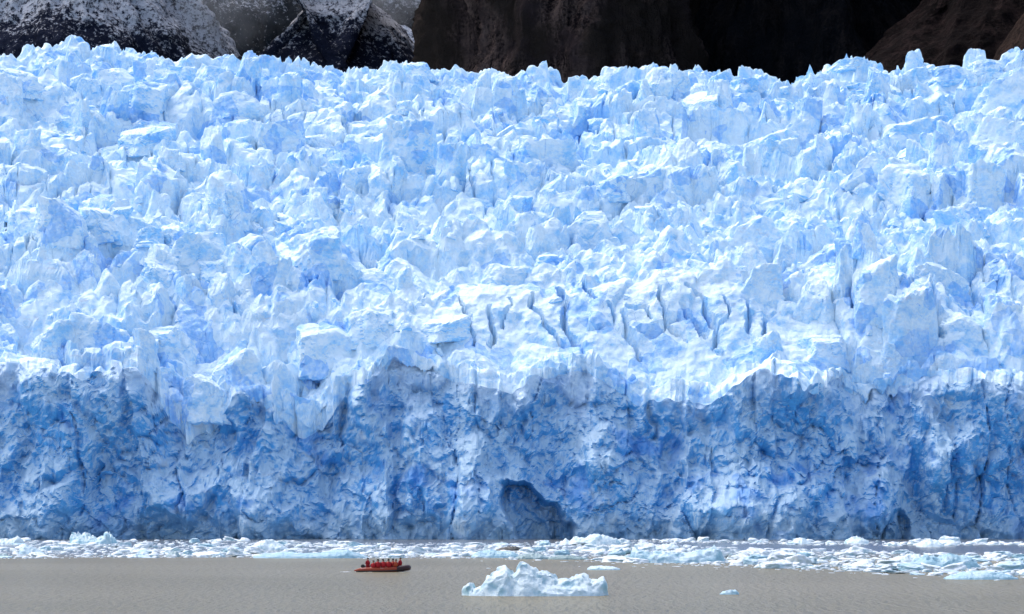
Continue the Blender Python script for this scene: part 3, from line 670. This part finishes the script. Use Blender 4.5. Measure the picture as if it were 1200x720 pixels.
fr = random.Random(21)
YL = ([-160, 0, 300, 420, 600, 680, 750, 850, 950, 1050, 1200, 1400], [656, 655, 653.5, 655, 654.5, 656, 660, 664, 668, 672, 676, 680])
YU = ([-160, 140, 300, 420, 560, 650, 760, 860, 940, 1000, 1200, 1400], [632.5, 633.5, 634, 636, 637, 636, 637, 642, 644, 646, 651, 654])
def chunk_spot():
    while True:
        px = fr.uniform(-110, 1310)
        r = fr.random()
        if r < 0.84:
            lo, hi = np.interp(px, *YU), np.interp(px, *YL); py = lo + (hi - lo) * fr.random(); zone = 0
        elif r < 0.965:
            px = fr.uniform(700, 1310); c = 636 if px > 860 else 634.5; py = c + fr.gauss(0, 1.15) * (1 - 0.5 * sstep(1050, 1250, px)) + (1.5 if px > 950 else 0); zone = 1
            if py < 631.6: continue
        else:
            py = np.interp(px, *YL) + fr.expovariate(0.6); zone = 2
            if px < 560: continue
        return px, py, zone
CH = []
for k in range(14):
    VV, FF = chisel('chunk', 1300 + k, 4, 26.0, 0.22); CH.append(mesh_np('ice_chunk', VV, FF)); CH[-1].materials.append(M_BRASH)
CHC = [m.copy() for m in CH[:4]]
for m in CHC: m.materials[0] = M_CLEAR
LOW = [chisel('chunk', 1400 + k, 2, 20.0, 0.28) for k in range(12)]
spots = []
for i in range(6500):
    px, py, zone = chunk_spot(); D = water_d(py)
    wid = 0.9 * min(4.5, 0.35 + fr.expovariate(1.6) ** 1.25) * (1.25 if zone == 1 else 1.0) * (0.7 if zone == 2 else 1.0)
    spots.append((wid / D, wid, px, py, zone, D))
spots.sort(reverse=True)
inview = [p for p in spots if -5 < p[2] < 1205]
big = set(id(p) for p in inview[:270])
MARK = [(0, 'by the small pointed iceberg'), (110, 'before the two-humped iceberg'), (185, 'around the pale green floes'), (250, 'between the green floes and the rounded iceberg'), (315, 'by the rounded white iceberg'), (375, 'behind the long low pale blue floe'), (450, 'straight behind the inflatable boat'), (520, 'between the boat and the stained slab'), (590, 'around the dark stained slab'), (650, 'by the green tinted floe'), (700, 'before the domed iceberg'), (790, 'around the translucent blue iceberg'), (900, 'past the raised corner of the translucent iceberg'), (985, 'midway along the open lead'), (1060, 'by the broad uneven floe'), (1110, 'around the smooth pale blue iceberg'), (1170, 'past the smooth pale blue iceberg')]
FARM = [(740, 'near the domed iceberg'), (840, 'past the ragged iceberg heap'), (938, 'around the small pointed lump'), (1004, 'by the white heap'), (1088, 'by the domed heap of ice'), (1170, 'at the thin end of the strip')]
def chunk_label(px, zone, clear, wid):
    col = 'pale blue' if clear else 'white'; sz = 'large' if wid > 3.0 else 'small'
    if zone == 1:
        m = min(FARM, key=lambda t: abs(t[0] - px))[1]; return '%s %s ice chunk in the far strip, %s' % (sz, col, m), 'ice chunks in the far strip'
    if zone == 2: return '%s %s stray ice chunk just off the edge of the brash band' % (sz, col), 'stray chunks off the brash edge'
    m = min(MARK, key=lambda t: abs(t[0] - px))[1]; return '%s %s chunk in the brash, %s' % (sz, col, m), 'ice chunks packed in the brash band'
VL, FL, nv = [], [], 0
for p in spots:
    _, wid, px, py, zone, D = p
    hgt = wid * fr.uniform(.06, .36) * (0.5 if zone == 2 else 1); x = px2x(px, D); a = fr.uniform(0, 6.283); dy = wid * fr.uniform(.7, 1.3)
    if id(p) in big:
        clear = fr.random() < 0.22
        o = bpy.data.objects.new('ice_chunk', fr.choice(CHC if clear else CH)); COL.objects.link(o)
        o.location = (x, D, hgt * 0.25); o.scale = (wid / 2, dy / 2, hgt / 0.9); o.rotation_euler = (fr.gauss(0, .08), fr.gauss(0, .12), a)
        lb, gp = chunk_label(px, zone, clear, wid); tag(o, lb, 'ice chunk', gp)
    else:
        VV, FF = LOW[fr.randrange(5) if wid > 2.0 else 5 + fr.randrange(7)]
        W = (VV * np.array([wid / 2, dy / 2, hgt / 0.9])) @ np.array(Matrix.Rotation(a, 3, 'Z')).T + np.array([x, D, hgt * .2])
        VL.append(W); FL.append(FF + nv); nv += len(W)
tag(link('brash_ice', mesh_np('brash_ice', np.concatenate(VL), np.concatenate(FL)), M_BRASH), 'dense drifting band of small white brash ice before the ice cliff', 'brash ice', kind='stuff')
print('floes', time.time() - T0)

# ------------------------------------------------------------------ inflatable boat with its passengers
def paint(name, col, rough=0.5, var=0.25, sc=14.0):
    n = N(name)
    c = n.mix(n.ramp(n.noise(n.obj, sc, 3, .6), .35, .7), tuple(v * (1 - var) for v in col), col)
    return n.bsdf(c, rough, n.bump(n.noise(n.obj, sc * 2, 2), 0.01, 0.5))
M_TUBE = paint('orange_rubber', (0.31, 0.038, 0.006), .5); M_BOW = paint('maroon_cover', (0.035, 0.006, 0.006), .5); M_BLK = paint('black_rubber', (0.015, 0.014, 0.014), .5)
M_FLOOR = paint('boat_floor', (0.12, 0.11, 0.10), .6); M_MOTOR = paint('motor_black', (0.02, 0.02, 0.024), .3); M_METAL = paint('grey_metal', (0.25, 0.25, 0.26), .35)
M_RED = paint('red_jacket', (0.38, 0.004, 0.008), .85, .6, 9); M_TROU = paint('dark_trousers', (0.018, 0.018, 0.024), .85); M_SKIN = paint('skin', (0.52, 0.30, 0.21), .55, .1); M_GLOVE = paint('black_glove', (0.02, 0.02, 0.022), .8)
M_VEST = paint('orange_vest', (0.42, 0.06, 0.012), .7); M_VESTR = paint('red_vest', (0.40, 0.005, 0.010), .8); M_HAT = paint('black_hat', (0.012, 0.012, 0.014), .9); M_HATB = paint('brown_hat', (0.05, 0.028, 0.02), .9); M_WHITE = paint('white_tape', (0.7, 0.7, 0.68), .6)

def sweep(name, path, rad, mat, parent, n=14, cap=True):
    P = np.array(path, float); m = len(P); rad = np.broadcast_to(np.array(rad, float), (m,))
    Tn = np.gradient(P, axis=0); Tn /= np.linalg.norm(Tn, axis=1)[:, None]
    up = np.array([0, 0, 1.0]); V = []
    for p, t, r in zip(P, Tn, rad):
        a = np.cross(up, t)
        if np.linalg.norm(a) < 1e-3: a = np.array([1.0, 0, 0])
        a /= np.linalg.norm(a); b = np.cross(t, a)
        for k in range(n): th = 6.28318 * k / n; V.append(p + r * (math.cos(th) * a + math.sin(th) * b))
    F = [[i * n + k, i * n + (k + 1) % n, (i + 1) * n + (k + 1) % n, (i + 1) * n + k] for i in range(m - 1) for k in range(n)]
    if cap: F += [list(range(n))[::-1], [(m - 1) * n + k for k in range(n)]]
    me = bpy.data.meshes.new(name); me.from_pydata([tuple(v) for v in V], [], F); me.polygons.foreach_set('use_smooth', np.ones(len(F), bool)); me.update()
    return link(name, me, mat, parent)

def boxm(name, c, size, mat, parent, bev=0.02, rot=None):
    bm = bmesh.new(); bmesh.ops.create_cube(bm, size=1.0)
    bmesh.ops.scale(bm, vec=size, verts=bm.verts)
    if bev: bmesh.ops.bevel(bm, geom=bm.edges[:], offset=bev, segments=2, affect='EDGES')
    if rot: bmesh.ops.rotate(bm, cent=(0, 0, 0), matrix=Matrix.Rotation(rot[1], 3, rot[0]), verts=bm.verts)
    bmesh.ops.translate(bm, vec=c, verts=bm.verts)
    me = bpy.data.meshes.new(name); bm.to_mesh(me); bm.free(); return link(name, me, mat, parent)

BD = water_d(670.6) + 1.0; BX = px2x(448.8, BD)
boat = tag(empty('inflatable_boat', (BX, BD, 0), math.radians(-3)), 'orange inflatable boat full of people in red jackets on the lagoon', 'boat')
half = [(-3.0, -.86, .14), (-2.75, -.86, .17), (-2.45, -.86, .2), (-2.0, -.87, .22), (-1, -.88, .23), (0, -.88, .24), (1.0, -.86, .28), (1.7, -.78, .34), (2.2, -.62, .39), (2.55, -.38, .43), (2.68, -.12, .45)]
hr = [.03, .13, .21, .25, .26, .26, .27, .29, .30, .30, .30]
path = half + [(x, -y, z) for x, y, z in half[::-1]]; rad = hr + hr[::-1]
def dense(path, rad, k=4):
    P = np.array(path, float); t = np.arange(len(P)); tt = np.linspace(0, len(P) - 1, (len(P) - 1) * k + 1)
    Q = np.stack([np.interp(tt, t, P[:, i]) for i in range(3)], 1); r = np.interp(tt, t, rad)
    for _ in range(3): Q[1:-1] = (Q[:-2] + 2 * Q[1:-1] + Q[2:]) / 4
    return Q, r
Q, r = dense(path, rad); tube = sweep('tube', Q, r, M_TUBE, boat, 18)
bq = [p for p in zip(Q, r) if p[0][0] > 1.35]
sweep('bow_cover', [p[0] for p in bq], [p[1] + .012 for p in bq], M_BOW, boat, 18)
for sgn in (-1, 1):
    st = [(x + (0.0), sgn * (abs(y) + rr_ * .80), z - .13) for (x, y, z), rr_ in zip(half[1:9], hr[1:9])]
    o = sweep('shade_strake', st, .075, M_BLK, boat, 8)  # strake made thick and black to paint the shadow line under the tube
    gl = [(x, sgn * (abs(y) + rr_ * .80), z + .14 + (0.0 if i % 2 else -.05)) for i, ((x, y, z), rr_) in enumerate(zip(half[2:9], hr[2:9]))]
    sweep('grab_line', gl, .012, M_WHITE, boat, 6)
boxm('floor', (-.1, 0, .05), (4.7, 1.4, .06), M_FLOOR, boat); boxm('transom', (-1.95, 0, .3), (.07, 1.35, .5), M_BLK, boat)
# V keel below the floor
kv = [(-2.4, -.6, .02), (-2.4, .6, .02), (-2.4, 0, -.22), (2.0, -.35, .1), (2.0, .35, .1), (2.3, 0, .12)]
me = bpy.data.meshes.new('keel'); me.from_pydata(kv, [], [(0, 2, 5, 3), (1, 4, 5, 2), (0, 1, 2), (0, 3, 4, 1), (3, 5, 4)]); link('keel', me, M_BLK, boat)
mot = boxm('outboard_motor', (-2.12, 0, .60), (.46, .3, .34), M_MOTOR, boat, .08)
boxm('leg', (-2.14, 0, .08), (.16, .1, .8), M_MOTOR, mot, .02); boxm('tiller', (-1.75, .05, .58), (.5, .04, .04), M_BLK, mot, .012, None)
sweep('propeller', [(-2.36, 0, -.3), (-2.24, 0, -.3), (-2.09, 0, -.3)], [.03, .06, .06], M_METAL, mot, 8)
fuel = tag(boxm('fuel_tank', (0, 0, 0), (.5, .32, .26), M_BLK, None, .04), 'dark fuel tank on the boat floor in front of the standing driver', 'fuel tank'); fuel.location = (BX - 1.15, BD - .1, .22)

def capsule(bm, p0, p1, r0, r1, seg=12):
    p0 = Vector(p0); p1 = Vector(p1); d = p1 - p0; L = max(d.length, 1e-4); q = d.to_track_quat('Z', 'Y').to_matrix()
    prof = [(-r0, 0.0)] + [(-r0 * math.cos(a), r0 * math.sin(a)) for a in (.5, 1.05)] + [(0, r0), (L, r1)] + [(L + r1 * math.sin(a), r1 * math.cos(a)) for a in (.5, 1.05)] + [(L + r1, 0.0)]
    rings = []
    for z, r in prof:
        if r == 0: rings.append([bm.verts.new(p0 + q @ Vector((0, 0, z)))])
        else: rings.append([bm.verts.new(p0 + q @ Vector((r * math.cos(6.28318 * k / seg), r * math.sin(6.28318 * k / seg), z))) for k in range(seg)])
    for a, b in zip(rings, rings[1:]):
        for k in range(seg):
            k2 = (k + 1) % seg
            if len(a) == 1: bm.faces.new((a[0], b[k2], b[k]))
            elif len(b) == 1: bm.faces.new((a[k], a[k2], b[0]))
            else: bm.faces.new((a[k], a[k2], b[k2], b[k]))

def body_mesh(bones, mats, vox=0.013):
    """capsules fused into one continuous skin; each face takes the cloth of its nearest bone"""
    bm = bmesh.new()
    for p0, p1, r0, r1, m in bones: capsule(bm, p0, p1, r0, r1)
    me = bpy.data.meshes.new('body_raw'); bm.to_mesh(me); bm.free()
    o = bpy.data.objects.new('body_raw', me); COL.objects.link(o)
    md = o.modifiers.new('r', 'REMESH'); md.mode = 'VOXEL'; md.voxel_size = vox; md.use_smooth_shade = True
    ms = o.modifiers.new('s', 'SMOOTH'); ms.factor = 0.5; ms.iterations = 3
    dg = bpy.context.evaluated_depsgraph_get(); out = bpy.data.meshes.new_from_object(o.evaluated_get(dg)); out.name = 'body'
    bpy.data.objects.remove(o); bpy.data.meshes.remove(me)
    n = len(out.polygons); C = np.zeros(n * 3, np.float32); out.polygons.foreach_get('center', C); C = C.reshape(-1, 3)
    best = np.full(n, 9e9); idx = np.zeros(n, np.int32)
    for p0, p1, r0, r1, m in bones:
        a = np.array(p0); d = np.array(p1) - a; L2 = max(d @ d, 1e-8); t = np.clip((C - a) @ d / L2, 0, 1)
        e = np.linalg.norm(C - a - t[:, None] * d, axis=1) - (r0 + (r1 - r0) * t)
        k = e < best; best[k] = e[k]; idx[k] = m
    out.materials.clear()
    for m in mats: out.materials.append(m)
    out.polygons.foreach_set('material_index', idx); out.polygons.foreach_set('use_smooth', np.ones(n, bool)); out.update()
    return out

def hand(p, d, side):
    """palm, four fingers and a thumb slightly curled"""
    p = np.array(p); d = np.array(d) / np.linalg.norm(d); s_ = np.array([1.0, 0, 0]) * side; dn = np.array([0, 0, -1.0])
    B = [(tuple(p), tuple(p + d * .07), .034, .036, 3)]
    for k, ln in enumerate((.06, .07, .066, .05)):
        b = p + d * .085 + s_ * (.03 - .02 * k); m = b + d * ln * .6; B.append((tuple(b), tuple(m), .0105, .010, 3)); B.append((tuple(m), tuple(m + (d * .6 + dn * .8) * ln * .5), .010, .009, 3))
    b = p + d * .02 + s_ * .035; m = b + (d * .6 + s_ * .6) * .05; B.append((tuple(b), tuple(m), .013, .012, 3)); B.append((tuple(m), tuple(m + d * .035), .012, .010, 3))
    return B

def torso_head(z):
    """z = height of the hips; person faces +Y"""
    B = [((-.07, 0, z + .04), (.07, 0, z + .04), .15, .15, 0), ((-.03, 0, z + .04), (-.03, -.01, z + .36), .19, .19, 0), ((.03, 0, z + .04), (.03, -.01, z + .36), .19, .19, 0), ((-.15, -.01, z + .42), (.15, -.01, z + .42), .125, .125, 0), ((0, 0, z + .5), (0, .015, z + .60), .10, .085, 0),
         ((0, .02, z + .68), (0, .015, z + .76), .088, .10, 2), ((0, .045, z + .645), (0, .05, z + .67), .05, .06, 2), ((0, .115, z + .715), (0, .125, z + .695), .012, .018, 2)]
    for sx in (-1, 1): B.append(((sx * .1, .0, z + .70), (sx * .1, -.005, z + .73), .018, .02, 2))
    return B
MATS = [M_RED, M_TROU, M_SKIN, M_GLOVE]
def seated_bones(kind):
    B = torso_head(0.0)
    for sx in (-1, 1):
        B += [((sx * .1, 0, .03), (sx * .12, .42, .05), .095, .07, 1), ((sx * .12, .42, .05), (sx * .12, .40, -.34), .068, .05, 1), ((sx * .12, .38, -.38), (sx * .13, .56, -.40), .05, .04, 3)]
        el = (sx * .31, .06 if kind else -.02, .22); ha = (sx * .13, .30, .13) if kind == 0 else (sx * .22, .22, .10)
        B += [((sx * .23, -.01, .44), el, .092, .078, 0), (el, ha, .075, .055, 0)] + hand(ha, (-.25 * sx, 1, -.05), -sx)
    return B
def standing_bones():
    B = torso_head(0.84) + [((-.06, 0, .62), (-.06, 0, .86), .2, .19, 0), ((.06, 0, .62), (.06, 0, .86), .2, .19, 0)]
    for sx in (-1, 1):
        B += [((sx * .1, 0, .82), (sx * .12, .02, .46), .10, .07, 1), ((sx * .12, .02, .46), (sx * .13, -.02, .09), .068, .05, 1), ((sx * .13, -.03, .045), (sx * .14, .15, .035), .045, .035, 3)]
        el = (sx * .33, -.02, 1.02); ha = (sx * .30, .18, .86) if sx > 0 else (sx * .28, -.20, .84)
        B += [((sx * .23, -.01, 1.28), el, .092, .078, 0), (el, ha, .075, .055, 0)] + hand(ha, (0, .8 if sx > 0 else -.8, -.5), -sx)
    return B
BODY = [body_mesh(seated_bones(0), MATS), body_mesh(seated_bones(1), MATS), body_mesh(standing_bones(), MATS)]

def lathe_mesh(name, rings, mat, n=20):
    V = []; F = []
    for cx, cy, z, rx_, ry_ in rings:
        for k in range(n): V.append((cx + rx_ * math.cos(6.28318 * k / n), cy + ry_ * math.sin(6.28318 * k / n), z))
    for i in range(len(rings) - 1):
        for k in range(n): F.append((i * n + k, i * n + (k + 1) % n, (i + 1) * n + (k + 1) % n, (i + 1) * n + k))
    F.append([(len(rings) - 1) * n + k for k in range(n)])
    me = bpy.data.meshes.new(name); me.from_pydata(V, [], F); me.polygons.foreach_set('use_smooth', np.ones(len(F), bool)); me.materials.append(mat); me.update(); return me
HATS = [lathe_mesh('hat', [(0, .01, .745, .108, .112), (0, .01, .78, .114, .118), (0, .005, .83, .105, .108), (0, 0, .87, .07, .075), (0, 0, .888, .025, .03)], m) for m in (M_HAT, M_HATB)]
VESTS = [lathe_mesh('life_vest', [(0, 0, .10, .235, .20), (0, 0, .13, .245, .22), (0, 0, .3, .25, .225), (0, 0, .42, .245, .20), (0, 0, .51, .18, .15), (0, 0, .57, .115, .11)], m) for m in (M_VEST, M_VESTR)]
def face_mesh():
    bm = bmesh.new()
    for sx in (-1, 1): capsule(bm, (sx * .035, .112, .725), (sx * .037, .113, .725), .010, .010, 8)
    capsule(bm, (-.02, .108, .655), (.02, .108, .655), .006, .006, 8)
    me = bpy.data.meshes.new('face'); bm.to_mesh(me); bm.free(); me.materials.append(M_BLK); return me
FACE = face_mesh()
def person(label, lx, ly, z, rz, body, hat, vest, sc=1.0):
    a = boat.rotation_euler[2]; x = BX + lx * math.cos(a) - ly * math.sin(a); y = BD + lx * math.sin(a) + ly * math.cos(a)
    x += random.uniform(-.06, .06); z += random.uniform(-.05, .05) * (z > .2)
    p = tag(empty('person', (x, y, z), rz + a), label, 'person', 'people in the inflatable boat'); p.scale = (sc * random.uniform(.95, 1.1), sc, sc * random.uniform(.93, 1.06)); p.rotation_euler = (random.uniform(-.1, .16), random.uniform(-.1, .1), rz + a)
    dz = 0.84 if body == 2 else 0.0
    link('body', BODY[body], None, p)
    for nm, m in (('hat', HATS[hat]), ('life_vest', VESTS[vest]), ('face', FACE)):
        o = link(nm, m, None, p); o.location = (0, 0, dz)
PI = math.pi
person('person in a red jacket standing at the stern to steer the boat', -1.55, -.2, -.04, -PI / 2 - .5, 2, 0, 1, .95)
near = ['nearest the standing driver', 'second from the standing driver', 'third from the standing driver', 'fourth from the standing driver']
for i, x in enumerate((-.93, -.36, .22, .78)):
    person('person in a red jacket seated with back turned, ' + near[i], x, -.84, .47, random.uniform(-.3, .3), i % 2, 0, 1, .97 + .03 * (i % 2))
for i, x in enumerate((-.62, -.06, .5, 1.02)):
    person('red-jacketed person on the opposite tube, behind the backs, ' + near[i], x, .84, .48, PI + random.uniform(-.3, .3), (i + 1) % 2, 1 if i == 1 else 0, 1 if i < 2 else 0, 1.0)
person('person in an orange life vest with back turned, seated last before the bow', 1.36, -.80, .52, .35, 0, 1, 0, .95)
person('person in a red jacket with black hat seated highest, right at the bow', 1.78, .1, .62, PI / 2 - .3, 1, 0, 1, 1.0)

# foam: wake behind the boat and ruffled water along its side
M_FOAM = mat_floe('foam', (0.8, 0.82, 0.82), (0.6, 0.64, 0.64), 0.4)
def foam(name, label, x0, x1, yc, wd, hgt, seed):
    nu, nvv = 90, 12; U, Tt = np.meshgrid(np.linspace(0, 1, nu), np.linspace(-1, 1, nvv), indexing='ij')
    X = x0 + (x1 - x0) * U; Wd = wd * np.clip(np.sin(U * PI), .0, 1) ** .6 * (0.6 + 0.4 * vnoise2(U * 9, U * 0, seed)); Y = yc + Tt * Wd + .4 * vnoise2(U * 5, U * 0 + 3, seed)
    Z = hgt * (1 - Tt ** 2) * (0.4 + 0.9 * np.clip(fbm2(X / .5, Y / .5, seed, 3), -.6, 1)) - .01
    return tag(link(name, mesh_np(name, np.stack([X, Y, Z], -1).reshape(-1, 3), grid_faces(nu, nvv)[:, ::-1]), M_FOAM), label, 'foam', kind='stuff')
foam('wake_foam', 'thin white wake trailing behind the inflatable boat', BX - 4.6, BX - 2.8, BD - .2, .3, .035, 301)
foam('bow_foam', 'thin line of foam along the side of the boat', BX - 2.6, BX + 2.4, BD - 1.25, .1, .02, 302)
print('boat', time.time() - T0)

# ------------------------------------------------------------------ low cloud hanging in the gap between the snowy slopes
def mist(name, label, px, py, D, rx_, ry_, rz_, dens, seed):
    V, F = ICO[4]; d = 1 + .22 * fbm3(V[:, 0] * 1.6 + seed, V[:, 1] * 1.6, V[:, 2] * 1.6, seed, 3)
    n = N('mist'); P = n.obj
    L = n.t.nodes.new('ShaderNodeVectorMath'); L.operation = 'LENGTH'; n.t.links.new(n.scale(P, (1 / rx_, 1 / ry_, 1 / rz_)), L.inputs[0])
    fall = n.ramp(L.outputs['Value'], 0.15, 1.0, 1, 0)
    den = n.math('MULTIPLY', n.math('MULTIPLY', fall, n.ramp(n.noise(P, 0.035, 4, .6), .35, .65)), dens)
    v = n.t.nodes.new('ShaderNodeVolumePrincipled'); n.t.links.new(den, v.inputs['Density']); v.inputs['Color'].default_value = (.8, .84, .9, 1)
    n.t.links.new(v.outputs[0], n.out.inputs['Volume']); m = n.m
    o = link(name, mesh_np(name, V * d[:, None] * np.array([rx_, ry_, rz_]), F), m); o.location = (px2x(px, D), D, py2z(py, D))
    return tag(o, label, 'mist', kind='stuff')
mist('mist', 'grey mist drifting between the snowy slopes', 262, -2, 2480, 70, 70, 62, 0.006, 3)
mist('mist', 'thin cloud over the saddle behind the snowy ridge', 440, -8, 2950, 110, 70, 60, 0.012, 8)
